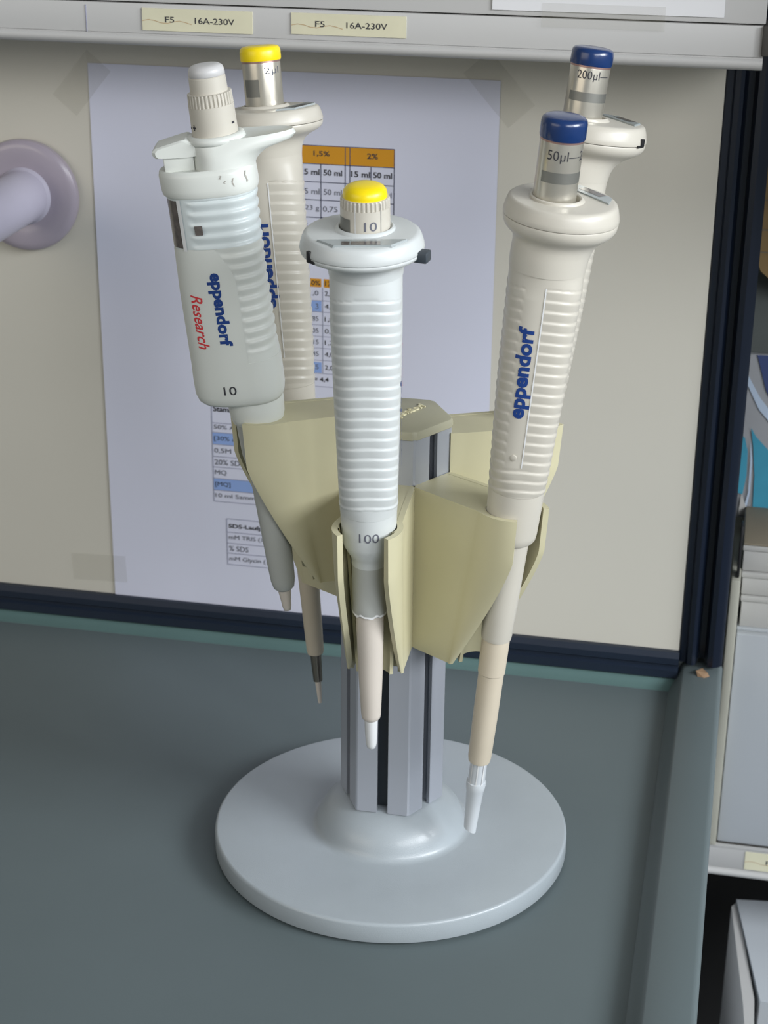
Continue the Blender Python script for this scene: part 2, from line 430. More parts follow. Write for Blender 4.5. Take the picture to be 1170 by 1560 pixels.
def wall_tape(x, z, w, h, rot, label, y=YW - .0012):
    V, F = bx(-w / 2, w / 2, 0, .0001, -h / 2, h / 2)
    o = obj('adhesive_tape', V, F, 'tape'); o.location = (x, y, z); o.rotation_euler = (0, rot, 0)
    return tag(o, label, 'tape')
wall_tape(-.2060, .0345, .032, .016, radians(-2), 'clear tape at the lower left corner of the printed A4 sheet')
wall_tape(-.2010, .3040, .030, .016, radians(-50), 'clear tape across the upper left corner of the printed A4 sheet')
wall_tape(.0120, .3100, .034, .017, radians(48), 'clear tape across the upper right corner of the printed A4 sheet')

# ------------------------------------------------------------------ round wall fitting at the left
kb = empty('wall_fitting', Matrix.Translation((-.2342, YW, .2455)), 'round lavender-grey wall fitting with a thick stem left of the printed sheet', 'wall fitting')
kb.rotation_euler = (radians(90), 0, 0)     # local z points out of the wall (-y)
V, F = lathe([(0, .0270), (.0015, .0288), (.0035, .0292), (.0052, .0288), (.0064, .0274), (.0070, .0250), (.0068, .0180), (.0062, .0165), (.0062, .001)], 72)
obj('flange', V, F, 'knob', kb, ang=35)
V, F = lathe([(.0060, .0150), (.0068, .0148), (.0075, .0140), (.0090, .0136), (.075, .0140), (.110, .0142)], 56)
obj('stem', V, F, 'knob2', kb, ang=35)

# ------------------------------------------------------------------ pipette stand
st = empty('pipette_carousel', Matrix.Translation((0, 0, 0)), 'pipette stand with round grey base, aluminium column and beige holders', 'pipette stand')
V, F = lathe([(.0000, .0740), (.0003, .0772), (.0010, .0776), (.0013, .0788), (.0016, .0794), (.0020, .0796), (.0094, .0796), (.0099, .0795), (.0104, .0792), (.01075, .0788), (.0109, .0782),
              (.0109, .0560), (.0109, .0372), (.0110, .0362), (.0113, .0351), (.0119, .0342), (.0129, .0335), (.0145, .0329), (.0165, .0322), (.0185, .0312), (.0205, .0298), (.0225, .0279), (.0242, .0258), (.0256, .0234), (.0266, .0212), (.0272, .0190), (.0274, .0150), (.0274, .0020)], 160)
obj('base_plate', V, F, 'base', st, ang=28)
# hexagonal column with a slot in every face
HR = .0235; AP = HR * cos(radians(30))
def column_profile(sw=.0049, sd=.0065):
    P = []
    for k in range(6):
        a = radians(-120 + 60 * k); b = radians(-60 + 60 * k); mid = (a + b) / 2
        n = Vector((cos(mid), sin(mid))); tt = Vector((-sin(mid), cos(mid)))
        A = Vector((cos(a), sin(a))) * HR; B = Vector((cos(b), sin(b))) * HR
        e = .0006
        P += [A + (B - A).normalized() * e, n * AP - tt * sw / 2, n * (AP - .0016) - tt * sw / 2, n * (AP - .0016) - tt * (sw / 2 + .0012),
              n * (AP - sd) - tt * (sw / 2 + .0012), n * (AP - sd) + tt * (sw / 2 + .0012), n * (AP - .0016) + tt * (sw / 2 + .0012),
              n * (AP - .0016) + tt * sw / 2, n * AP + tt * sw / 2, B - (B - A).normalized() * e]
    return P
CPF = column_profile()
V, F = prism([(p.x, p.y) for p in CPF], lambda a, b, d: Vector((a, b, d)), .0272, .2030)
obj('column', V, F, 'alu', st, ang=15)
for k in range(6):   # added dark strip paints the shade inside every slot
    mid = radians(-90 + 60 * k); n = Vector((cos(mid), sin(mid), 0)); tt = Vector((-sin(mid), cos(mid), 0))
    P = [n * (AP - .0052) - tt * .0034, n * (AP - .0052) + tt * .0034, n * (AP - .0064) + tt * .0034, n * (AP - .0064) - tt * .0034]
    obj('slot_shade_strip', *prism([(p.x, p.y) for p in P], lambda a, b, d: Vector((a, b, d)), .0280, .2020), 'slot', st)
def hexring(r, z, e=.0012):
    R = []
    for k in range(6):
        a = radians(-120 + 60 * k)
        for s in (-1, 0, 1):
            rr = r - (0 if s else e * .3)
            R.append(Vector((cos(a + s * e / r) * rr, sin(a + s * e / r) * rr, z)))
    return R
V, F = rings([hexring(HR * .985, .2028), hexring(HR * 1.004, .2031), hexring(HR * 1.004, .2052), hexring(HR * .985, .2064), hexring(HR * .95, .2068)][::-1])
cp = obj('column_cap', V, F, 'cap', st, ang=35)
Vt, Ft = text_geo('eppendorf', width=.0240, bold=.01)
ca = radians(62.7)
em = obj('embossed_lettering', [Vector((q.x * cos(ca) - q.y * sin(ca) + .0040, q.x * sin(ca) + q.y * cos(ca) + .0012, .2074)) for q in Vt], Ft, 'emboss', cp, smooth=False, recalc=False)
md = em.modifiers.new('relief', 'SOLIDIFY'); md.thickness = .0007; md.offset = -1

def holder(az, ztop, rc=.0640, hc=None, hr=.0115):
    hc = rc if hc is None else hc
    H = .0725
    zs = [ztop, ztop - .0008] + [ztop - .0185 * i / 6 for i in range(1, 7)] + [ztop - .0185 - (H - .0185) * i / 26 for i in range(1, 27)]
    k1 = .0185 / H
    def half(z):
        """outer half outline (r, s) at height z: flat wall from the column, then a curved part up to the lip"""
        k = (ztop - z) / H
        cr, cs = rc - .0050 - .0145 * k, .0124 - .0010 * k
        if k <= k1: lr, ls = rc + .0130 - .006 * k, .0098
        else:
            q = (k - k1) / (1 - k1); lr = (rc + .0130 - .006 * k1) * (1 - q ** 1.18) + (rc - .0175) * q ** 1.18; ls = .0098 + .0010 * q
        p0 = (.0204, .0115)
        pts = [(p0[0] + (cr - p0[0]) * i / 10, p0[1] + (cs - p0[1]) * i / 10) for i in range(10)]
        c = (cr + (lr - cr) * .62, cs + .0035 * (1 - k * .75))
        for i in range(23):
            t = i / 22; pts.append((cr * (1 - t) ** 2 + 2 * c[0] * t * (1 - t) + lr * t * t, cs * (1 - t) ** 2 + 2 * c[1] * t * (1 - t) + ls * t * t))
        return pts
    def wall(sgn):
        TH = .0023; R = []
        for z in zs:
            pts = half(z); inn = []
            for i, (r, s) in enumerate(pts):
                a = pts[max(i - 1, 0)]; b = pts[min(i + 1, len(pts) - 1)]
                tx, ty = b[0] - a[0], b[1] - a[1]; L = sqrt(tx * tx + ty * ty) + 1e-12
                inn.append((r + ty / L * TH, s - tx / L * TH))
            R.append([Vector((r, sgn * s, z)) for r, s in pts + inn[::-1]])
        return rings(R)
    parts = [wall(1), wall(-1)]
    # top slab with a round notch
    ea = radians(62)
    left = [(r, s - .0006) for r, s in half(ztop) if r < hc + hr * cos(ea)]
    hn = [(hc + hr * cos(a), hr * sin(a)) for a in [ea + (pi - ea) * i / 20 for i in range(21)]]
    V = []; F = []; nl = len(left)
    for sg in (1, -1):
        for zz in (ztop - .0001, ztop - .0022):
            for i in range(nl): V.append(Vector((left[i][0], sg * left[i][1], zz)))
            for i in range(21):
                q = hn[20 - i]; V.append(Vector((q[0], sg * q[1], zz)))
            V.append(Vector((.0204, 0, zz)))
    blk = nl + 22
    for b in range(4):
        o0 = b * blk
        A = [o0 + i for i in range(nl)]; B = [o0 + nl + 21] + [o0 + nl + i for i in range(21)]
        i = j = 0
        while i < len(A) - 1 or j < len(B) - 1:
            if j >= len(B) - 1 or (i < len(A) - 1 and V[A[i + 1]].x <= V[B[j + 1]].x): F.append((A[i], A[i + 1], B[j])); i += 1
            else: F.append((A[i], B[j + 1], B[j])); j += 1
    for sg in (0, 2):
        t0 = sg * blk; b0 = (sg + 1) * blk
        for i in range(20): F.append((t0 + nl + i, t0 + nl + i + 1, b0 + nl + i + 1, b0 + nl + i))
    parts.append((V, F))
    # inner cradle behind the pipette
    R = []
    for i in range(14):
        k = i / 13; z = ztop - .0015 - (H - .0015) * k
        c = rc - .0005 - .0130 * k
        ro = .0112 - .0030 * k
        arc = [radians(112 + 136 * q / 24) for q in range(25)]
        R.append([Vector((c + ro * cos(a), ro * sin(a), z)) for a in arc] + [Vector((c + (ro - .0014) * cos(a), (ro - .0014) * sin(a), z)) for a in arc[::-1]])
    parts.append(rings(R))
    # web joining the two walls near the foot, and the plate on the column face
    parts.append(bx(rc - .0265, rc - .0235, -.0105, .0105, ztop - H, ztop - H + .010))
    parts.append(bx(.0205, .0228, -.0112, .0112, ztop - H, ztop - .0005))
    V, F = join(*parts)
    a = radians(az)
    V = [Vector((v.x * cos(a) - v.y * sin(a), v.x * sin(a) + v.y * cos(a), v.z)) for v in V]
    return obj('pipette_holder', V, F, 'holder', st, ang=32)
ZL = .1835
holder(-87.9, ZL, .0640); holder(-32.5, ZL, .0618, .0652, .0114); holder(25, .2005, .0565); holder(150, .1925, .0620); holder(-149.5, .2125, .0550, .0590, .0098)

# ------------------------------------------------------------------ pipettes
RH = Vector((0.9788, 0.2044, 0)).normalized()
def frame(T, B):
    T = Vector(T); B = Vector(B)
    z = (T - B).normalized(); x = (RH - z * RH.dot(z)).normalized(); y = z.cross(x)
    M = Matrix.Identity(4)
    for i in range(3): M[i][0] = x[i]; M[i][1] = y[i]; M[i][2] = z[i]; M[i][3] = B[i]
    return M, (T - B).length * 1000

class Pip:
    """builds parts in millimetres: t = distance down from the top of the button; th = angle, 0 faces the camera side, + to the right"""
    def __init__(s, name, T, B, label, group=None):
        s.M, s.L = frame(T, B); s.e = empty(name, s.M, label, 'pipette', group)
    def P(s, x, y, t): return Vector((x, y, s.L - t)) * .001
    def lathe(s, name, prof, m, parent=None, n=64, ang=40, cap=True):
        R = []
        for p in prof:
            t, r = p[:2]; dx = p[2] if len(p) > 2 else 0; dy = p[3] if len(p) > 3 else 0
            R.append([s.P(dx + r * cos(2 * pi * i / n), dy + r * sin(2 * pi * i / n), t) for i in range(n)])
        return obj(name, *rings(R, cap, cap), m, parent or s.e, ang=ang)
    def knurled(s, name, prof, k0, k1, nk, amp, m, n=None):
        n = nk * 6; R = []
        for p in prof:
            t, r = p[:2]; row = []
            for i in range(n):
                a = 2 * pi * i / n; rr = r
                if k0 <= t <= k1:
                    ph = (i % 6) / 6; rr = r - (amp if ph > .45 else 0)
                row.append(s.P(rr * cos(a), rr * sin(a), t))
            R.append(row)
        return obj(name, *rings(R), m, s.e, ang=30)
    def sq(s, th, k=1.0):
        a = radians(th); p = 2.7
        return 1 + k * ((abs(cos(a)) ** p + abs(sin(a)) ** p) ** (-1 / p) - 1)
    def ribbed(s, name, prof, t0, t1, per, amp, win, m, n=144, ang=60, slope=2.2):
        """win(th, t) in 0..1 = how strongly the ribs show"""
        R = []; t = prof[0][0]; te = prof[-1][0]; ts = []
        while t < te:
            ts.append(t); t += (per / 10 if t0 - 1 <= t <= t1 + slope + 1 else 1.2)
        ts.append(te)
        for t in ts:
            vals = interp(prof, t); r = vals[0]; dx = vals[1] if len(vals) > 1 else 0; dy = vals[2] if len(vals) > 2 else 0
            row = []
            fade = max(0, min(1, (t - prof[0][0] - 4.5) / 8)) * max(0, min(1, (prof[-1][0] - t) / 9))
            for i in range(n):
                a = 2 * pi * i / n; th = math.degrees(atan2(cos(a), -sin(a)))   # 0 towards the camera side (-y)
                te_ = t - slope * sin(radians(th)) ** 2
                if t0 <= te_ <= t1:
                    f = ((te_ - t0) / per) % 1.0
                    k = f / .25 if f < .25 else (1 - (f - .25) / .75) ** .8
                    k = k * k * (3 - 2 * k) if f < .25 else k
                else: k = None
                w = win(th, t); r = vals[0] * s.sq(th, fade)
                rr = r + amp * .5
                if k is not None: rr = r + amp * (.5 * (1 - w) + k * w)
                row.append(s.P(dx + rr * cos(a), dy + rr * sin(a), t))
            R.append(row)
        return obj(name, *rings(R), m, s.e, ang=ang)
    def surf(s, r, th, t, dx=0, dy=0):
        a = radians(th); return s.P(dx + r * sin(a), dy - r * cos(a), t)
    def text(s, txt, t, th, r, mode, m, width, height=None, bold=0.0, shear=0.0, parent=None, off=.12, dx=0, dy=0, spacing=1.0, sqk=0.0):
        """mode 'up' reads upwards, 'down' reads downwards, 'across' reads round the tube; r may be a function of t"""
        rf = r if callable(r) else (lambda tt: r)
        V, F = text_geo(txt, width=width, height=height, bold=bold, shear=shear, sub=1.2, spacing=spacing)
        out = []
        for q in V:
            if mode == 'up': tt, arc = t - q.x, -q.y
            elif mode == 'down': tt, arc = t + q.x, q.y
            else: tt, arc = t - q.y, q.x
            rr = rf(tt); ta = th + math.degrees(arc / rr)
            out.append(s.surf(rr * s.sq(ta, sqk) + off, ta, tt, dx, dy))
        return obj('lettering', out, F, m, parent or s.e, smooth=False, recalc=False)
    def patch(s, name, t0, t1, th0, th1, r, m, off=.08, parent=None, dx=0, dy=0, sqk=0.0):
        rf = r if callable(r) else (lambda tt: r)
        n = max(2, int((th1 - th0) / 5)); k = max(2, int((t1 - t0) / 2)) 
        V = []; F = []
        for j in range(k + 1):
            t = t0 + (t1 - t0) * j / k
            for i in range(n + 1):
                ta = th0 + (th1 - th0) * i / n; V.append(s.surf(rf(t) * s.sq(ta, sqk) + off, ta, t, dx, dy))
        for j in range(k):
            for i in range(n):
                a = j * (n + 1) + i; F.append((a, a + n + 1, a + n + 2, a + 1))
        return obj(name, V, F, m, parent or s.e, recalc=False)

def band(x, a, b, soft=3.0):
    """1 inside (a, b), 0 outside, soft edges"""
    def st(u): u = max(0, min(1, u)); return u * u * (3 - 2 * u)
    return st((x - a) / soft) * st((b - x) / soft)

def collar(P, t, R, dirang, off, m, tcup=None, rb=13.5, rs=9.4, win_w=9.5, shift=0.0):
    """finger collar: top shell, lower cup and read-out; t = plate level, dirang = direction of the read-out (deg, 0 = camera side, + right)"""
    d = (sin(radians(dirang)), -cos(radians(dirang)))
    ox, oy = d[0] * off + shift, d[1] * off
    c1, c2 = t + tcup[0], t + tcup[1]
    # lid: from the sleeve opening out over the plate and down to the seam
    prof = [(t + 1.2, rs * .97, 0, 0), (t - .9, rs, 0, 0), (t - 1.2, rs + .5, 0, 0), (t - .9, rs + 1.1, 0, 0), (t - .1, rs + 1.5, ox * .1, oy * .1),
            (t + .1, R * .70, ox * .6, oy * .6), (t + .15, R * .86, ox * .95, oy * .95), (t + .3, R * .90, ox, oy), (t + .9, R * .935, ox, oy),
            (t + (c1 - t) * .35, R * .962, ox, oy), (t + (c1 - t) * .7, R * .99, ox, oy), (c1 - .6, R, ox, oy), (c1 - .15, R * .993, ox, oy), (c1 - .1, R * .90, ox, oy)]
    lid = P.lathe('collar_lid', prof, m, n=96, ang=38)
    h = c2 - c1
    prof = [(c1 + .0, R * .90, ox, oy), (c1 + .12, R * .985, ox, oy), (c1 + .5, R * .993, ox, oy), (c1 + h * .14, R * .98, ox, oy), (c1 + h * .23, R * .94, ox, oy), (c1 + h * .30, R * .88, ox * .97, oy * .97),
            (c1 + h * .37, R * .80, ox * .9, oy * .9), (c1 + h * .45, rb + (R * .8 - rb) * .62, ox * .7, oy * .7), (c1 + h * .55, rb + (R * .8 - rb) * .36, ox * .45, oy * .45),
            (c1 + h * .68, rb + (R * .8 - rb) * .18 + .2, ox * .22, oy * .22), (c1 + h * .84, rb + .35 + (R * .8 - rb) * .04, ox * .06, oy * .06), (c2 + .9, rb + .25, 0, 0), (c2 + 1.0, rb - .4, 0, 0)]
    cup = P.lathe('finger_collar', prof, m, n=96, ang=50)
    # read-out: clear trapezoid cover with a dark number window
    e = (-d[1], d[0])
    def q(a, b, tt): return P.P(ox * .8 + d[0] * a + e[0] * b, oy * .8 + d[1] * a + e[1] * b, tt)
    r0, r1 = rs + 2.4, R * .80
    V, F = [q(r0, -win_w * 1.35, t - .5), q(r0, win_w * 1.35, t - .5), q(r1, win_w * .85, t - .5), q(r1, -win_w * .85, t - .5),
            q(r0, -win_w * 1.4, t + .4), q(r0, win_w * 1.4, t + .4), q(r1 + .2, win_w * .9, t + .4), q(r1 + .2, -win_w * .9, t + .4)], \
           [(0, 1, 2, 3), (4, 5, 6, 7), (0, 1, 5, 4), (1, 2, 6, 5), (2, 3, 7, 6), (3, 0, 4, 7)]
    cov = obj('display_cover', V, F, 'lens', P.e, ang=20)
    a0, a1 = r0 + (r1 - r0) * .36, r1 - .3
    for b0, b1 in ((-win_w * .62, -win_w * .38), (-win_w * .34, win_w * .55)):
        V = [q(a0, b0, t - .58), q(a0, b1, t - .58), q(a1, b1, t - .58), q(a1, b0, t - .58)]
        obj('number_window', V, [(0, 1, 2, 3)], 'display', cov, smooth=False)
    return lid, cup, (ox, oy)

SWIN = lambda lo, hi: (lambda th: 1 - band(th, lo, hi, 2.5))

# ---- 1. front pipette (yellow button, 100)
P = Pip('pipette', (0.0026, -0.0756, 0.3183), (0.0018, -0.0526, 0.0784), 'front white pipette with domed yellow button, knurled sleeve and 100 on its lower ring')
P.lathe('push_button', [(0, .6), (.1, 3), (.5, 5.2), (1.3, 6.8), (2.4, 7.6), (3.8, 7.9), (5.2, 7.9), (5.4, 7.2)], 'yellow', ang=60)
P.knurled('adjustment_sleeve', [(4.6, 7.4), (4.7, 8.5), (5.2, 8.7), (5.25, 8.75), (8.0, 8.85), (8.1, 8.85), (9.4, 8.85), (18.5, 8.9), (19.5, 8.9)], 5.2, 8.0, 34, .45, 'body')
P.text('10', 13.2, 13, 8.9, 'across', 'ink_soft', 4.6, 3.4, off=.1)
P.patch('index_line', 5.4, 16.4, -23.6, -21.6, 8.9, 'ptip', off=.1)
P.patch('index_line', 5.4, 16.4, 38.0, 39.2, 8.9, 'ink_soft', off=.1)
P.patch('scale_band', 11.0, 16.4, -78, -36, 8.9, 'steel_band', off=.06)
lid, cup, oo = collar(P, 16.6, 22.3, 0, 1.6, 'bodyf', tcup=(6.2, 15.5), rb=13.2, rs=9.3, win_w=11.5, shift=-1.2)
# catch and notch
V, F = bx(-2.6, 2.6, -3.4, 3.4, -2.0, 2.0, .6)
a = radians(52)
def onrim(P, V, ang, rr, t, oo=(0, 0)):
    a = radians(ang); c = Vector((oo[0] + sin(a) * rr, oo[1] - cos(a) * rr, P.L - t)); ex = Vector((cos(a), sin(a), 0)); ey = Vector((-sin(a), cos(a), 0)); ez = Vector((0, 0, 1))
    return [(c + ex * v.x + ey * v.y + ez * v.z) * .001 for v in V]
obj('catch', onrim(P, V, 68, 22.0, 23.4, oo), F, 'catch', P.e)
V, F = bx(-.9, .9, -1.0, .8, -2.2, 2.0, .3)
obj('slot', onrim(P, V, -56, 21.9, 22.0, oo), F, 'black', P.e)
V, F = bx(-1.9, 1.2, -1.0, .8, -.5, .5, .2)
obj('slot', onrim(P, V, -51, 21.7, 23.6, oo), F, 'black', P.e)
wf = lambda th, t: max(band(th, -72, 66, 3), band(abs(th), 112, 260, 3)) if t < 124 else 1
P.ribbed('grip', [(28, 12.6), (31, 13.0), (55, 12.9), (80, 12.3), (107, 11.5), (124, 11.0), (129, 10.8)], 39, 124.0, 4.18, .48, wf, 'bodyf')
P.text('eppendorf', 92, 86, 12.3, 'up', 'logo_blue', 36, 7.6, bold=.02, off=.45, sqk=1)
P.text('Research', 68, 86, 12.8, 'up', 'logo_red', 19, 4.0, shear=.3, off=.45, sqk=1)
P.lathe('volume_ring', [(129.0, 10.3), (129.1, 10.95), (136, 10.75), (142.5, 10.2), (144.4, 9.7), (149.0, 7.2), (150.5, 6.9), (152.5, 6.9)], 'bodyf')
P.text('100', 136.4, 1, 10.7, 'across', 'ink_soft', 7.8, 3.8, off=.15)
P.lathe('ejector_sleeve', [(152.0, 6.85), (154, 6.75), (170.5, 6.7), (173.6, 6.9), (174.4, 6.6)], 'grey_cone')
rim = []
n = 72
V = []; F = []
for i in range(n):
    a = 2 * pi * i / n; e = .35 * sin(7 * a) + .25 * sin(13 * a + 1)
    V += [P.P(6.75 * cos(a), 6.75 * sin(a), 173.0 + e), P.P(7.05 * cos(a), 7.05 * sin(a), 174.3 + e), P.P(6.0 * cos(a), 6.0 * sin(a), 174.6 + e)]
for i in range(n):
    k = (i + 1) % n; F += [(3 * i, 3 * k, 3 * k + 1, 3 * i + 1), (3 * i + 1, 3 * k + 1, 3 * k + 2, 3 * i + 2)]
obj('chipped_rim', V, F, 'ptip', P.e, ang=60)
P.lathe('nozzle_cone', [(173.5, 5.9), (178, 5.6), (183, 5.45), (206, 4.8), (223.5, 4.05), (225.2, 3.8), (226.2, 2.9)], 'cone')
P.lathe('nozzle_tip', [(225.8, 2.75), (233, 2.55), (238.5, 2.2), (240.2, 1.8), (240.9, 1.0)], 'ptip', ang=60)

# ---- generic cap plus metal sleeve
def metal_top(P, colour, tcap, tend, r=7.9, dx=0):
    P.lathe('push_button', [(0, .6, dx), (.05, 5.8, dx), (.4, 7.3, dx), (1.1, 8.05, dx), (2.4, 8.35, dx), (tcap - .8, 8.4, dx), (tcap, 8.2, dx), (tcap + .1, 7.0, dx)], colour, ang=50)
    P.lathe('seal_ring', [(tcap - .1, 7.2, dx), (tcap, 7.95, dx), (tcap + .8, 7.95, dx), (tcap + .9, 7.2, dx)], 'copper')
    return P.lathe('metal_sleeve', [(tcap + .5, 7.0, dx), (tcap + .6, r - .1, dx), (tcap + 1.2, r, dx), (tend - 1, r, dx), (tend, r, dx), (tend + 1.5, r, dx)], 'steel')

# ---- 2. right-hand front pipette (blue button, 50 ul)
P = Pip('pipette', (0.0694, -0.0450, 0.3395), (0.0397, -0.0258, 0.0249), 'white pipette with blue button reading 50µl, standing right of the front one')
ms = metal_top(P, 'blue', 7.8, 30.2, dx=-.9)
P.patch('scale_band', 18.9, 22.9, -52, 80, 7.9, 'steel_band', off=.05, parent=ms, dx=-.9)
P.text('50µl—2', 13.2, 14, 7.9, 'across', 'ink', 15.0, 4.4, parent=ms, off=.1, dx=-.9)
lid, cup, oo = collar(P, 30.5, 21.4, 128, 3.4, 'body', tcup=(6.8, 25.0), rb=14.0, rs=8.6)
def wr(th, t):
    if t > 134: return 1
    return 1 - max(band(th, -38, -3, 2.5), band(th, 62, 80, 2.5) * .6)
P.ribbed('grip', [(52.5, 13.6), (55.5, 13.75), (78, 13.2), (105, 12.6), (133, 11.4), (146, 10.9), (147.0, 10.8)], 60.3, 146.5, 4.15, .50, wr, 'body')
gr = lambda tt: interp([(55, 13.6), (78, 13.2), (105, 12.6), (133, 11.4), (146, 10.9)], tt)[0] + .28
P.patch('label_edge_glint', 60, 133.5, -4.6, -2.6, gr, 'ptip', off=.25, sqk=1)  # raised label edge, its highlight painted in whiter plastic
P.text('eppendorf', 94.3, -21, gr, 'up', 'logo_blue', 37.0, 7.4, bold=.04, off=.15, sqk=1)
P.lathe('dimple', [(131.0, .1)] , 'body') if False else None
V, F = lathe([(0, 1.3), (.35, 1.25), (.5, .9), (.5, .1)], 24)
a = radians(-20); rr = gr(129.5) * P.sq(-20)
obj('dimple', [(Vector((sin(a) * (rr + v.z), -cos(a) * (rr + v.z), P.L - 129.5)) + Vector((cos(a), sin(a), 0)) * v.x + Vector((0, 0, v.y))) * .001 for v in V], F, 'body', P.e)
P.lathe('lower_ring', [(147.0, 10.3), (147.1, 11.05), (150, 11.0), (166, 10.4), (168.4, 10.1), (169.6, 9.3), (169.8, 7.6)], 'body')
P.lathe('ejector_sleeve', [(169.0, 7.8), (190, 7.15), (214, 6.35), (215.8, 6.1), (216.2, 5.5)], 'body')
P.lathe('nozzle_cone', [(215.8, 5.6), (218, 5.75), (232.4, 5.65), (232.8, 5.3), (254, 5.2), (275.0, 4.9), (276.9, 4.6), (277.4, 3.8)], 'cone_y')
P.lathe('nozzle_stem', [(277, 3.6), (289, 3.65)], 'tip')
for k in range(3):
    P.patch('stem_rib', 277.5, 288.5, -50 + 40 * k, -42 + 40 * k, 3.62, 'ptip', off=.25)
# cut ended tip
R = []; n = 48
for t, r in [(287.7, 3.2), (287.8, 4.15), (288.9, 4.25), (291.8, 4.0), (292.3, 3.75), (307, 3.0), (314.3, 2.75)]:
    row = []
    for i in range(n):
        a = 2 * pi * i / n; tt = t
        if t > 308: tt = t - 1.2 + 1.35 * cos(a) * (1 if t > 313 else .3)
        row.append(P.P(r * cos(a), r * sin(a), tt))
    R.append(row)
obj('nozzle_tip', *rings(R), 'tip', P.e, ang=45)

# ---- 3. right-hand back pipette (blue button, 200 ul)
P = Pip('pipette', (0.0703, 0.0380, 0.3520), (0.0388, 0.0205, 0.0640), 'white pipette with blue button reading 200µl, behind the 50µl one')
ms = metal_top(P, 'blue', 6.8, 27.6, dx=-.6)
P.patch('scale_band', 17.0, 20.6, -62, 78, 7.9, 'steel_band', off=.05, parent=ms, dx=-.6)
P.text('200µl—', 10.6, 8, 7.9, 'across', 'ink', 13.8, 4.0, parent=ms, off=.1, dx=-.6)
lid, cup, oo = collar(P, 27.8, 21.5, 118, 6.0, 'body', tcup=(7.2, 22.5), rb=13.4, rs=8.6)
V, F = bx(-1.2, 1.2, -.8, .7, -1.8, 1.6, .4)
obj('slot', onrim(P, V, 58, 21.4, 33.4, oo), F, 'black', P.e)
V, F = bx(-1.3, .6, -.8, .7, -.5, .5, .2)
obj('slot', onrim(P, V, 52, 21.3, 34.8, oo), F, 'black', P.e)
P.ribbed('grip', [(50, 13.3), (78, 12.8), (105, 12.2), (133, 11.2), (146, 10.7)], 60, 146, 4.15, .50, wr, 'body')
P.lathe('lower_ring', [(146.0, 10.3), (146.1, 10.9), (168.5, 10.2), (170.2, 9.3), (170.4, 7.6)], 'body')
P.lathe('ejector_sleeve', [(170, 7.6), (190, 7.0), (213, 6.3), (215.2, 5.5)], 'body')
P.lathe('nozzle_cone', [(214.8, 5.6), (252, 5.1), (272.5, 4.8), (274.0, 3.8)], 'cone_y')
P.lathe('nozzle_tip', [(273.5, 3.6), (282, 3.2), (P.L, 2.4)], 'tip')

# ---- 4. back left pipette (yellow button, metal sleeve)
P = Pip('pipette', (-0.0662, 0.0367, 0.3476), (-0.0379, 0.0210, 0.0541), 'white pipette with flat yellow button and metal sleeve, standing behind the leftmost one')
ms = metal_top(P, 'yellow', 5.9, 24.5)
P.patch('scale_band', 13.0, 20.0, -60, -8, 7.9, 'steel_band', off=.05, parent=ms)
P.text('2µl', 10.0, 36, 7.9, 'across', 'ink_soft', 7.0, 3.4, parent=ms, off=.1)
lid, cup, oo = collar(P, 24.8, 21.3, 62, 2.6, 'body', tcup=(6.2, 18.5), rb=13.3, rs=8.6)
wy = lambda th, t: 1 - band(th, -38, -3, 2.5) if t < 128 else 1
py_ = [(42, 13.3), (51, 13.0), (80, 12.4), (110, 11.6), (142, 10.3)]
P.ribbed('grip', py_, 53.5, 140, 4.15, .55, wy, 'body')
gy = lambda tt: interp(py_, tt)[0] + .3
P.patch('label_edge_glint', 54, 128, -4.6, -2.6, gy, 'ptip', off=.25, sqk=1)  # white strip paints the glint along the edge of the label
P.text('eppendorf', 88, -19, gy, 'up', 'logo_blue', 37.0, 7.4, bold=.04, off=.15, sqk=1)
P.lathe('lower_ring', [(142, 10.0), (142.1, 10.5), (165, 9.6), (167, 8.8), (167.2, 7.2)], 'body')
P.lathe('ejector_sleeve', [(166.8, 7.2), (190, 6.0), (214, 5.2), (215, 4.8)], 'cone')
P.lathe('nozzle_cone', [(214, 5.1), (232, 4.7), (250, 4.3), (267.5, 3.9), (269.0, 3.5), (269.6, 2.4)], 'cone_y')
P.lathe('steel_shaft', [(269.2, 2.6), (278, 2.3), (282.6, 2.1), (283.0, 1.3)], 'dark_steel')
P.lathe('nozzle_tip', [(282.5, 1.4), (288, 1.2), (293.6, .85)], 'cone')

# ---- 5. leftmost pipette (white button, Research, 10)
P = Pip('pipette', (-0.0658, -0.0396, 0.3513), (-0.0408, -0.0245, 0.1237), 'leftmost wide-bodied white pipette with white button, thumb lever and red lettering')
P.lathe('push_button', [(0, .6), (.1, 3.5), (.4, 5.2), (1.1, 6.2), (2.0, 6.6), (4.0, 6.85), (4.3, 6.5)], 'white_btn', ang=60)
P.lathe('button_stem', [(4.2, 6.4), (4.6, 6.85), (12, 7.1), (17, 7.1)], 'body')
P.knurled('adjustment_sleeve', [(10.2, 7.2), (10.3, 8.2), (10.35, 8.3), (10.4, 8.3), (14.8, 8.5), (14.9, 8.5), (15.6, 8.5), (27.5, 8.7), (29, 8.7)], 10.35, 14.85, 34, .5, 'body')
P.text('+', 22.0, -52, 8.6, 'across', 'ink', 2.0, 2.0, bold=.05, off=.12)
P.text('-', 21.6, 62, 8.6, 'across', 'ink', 1.6, None, bold=.03, off=.12)
P.text('-', 22.4, -74, 8.6, 'across', 'ink', 1.6, None, bold=.03, off=.12)

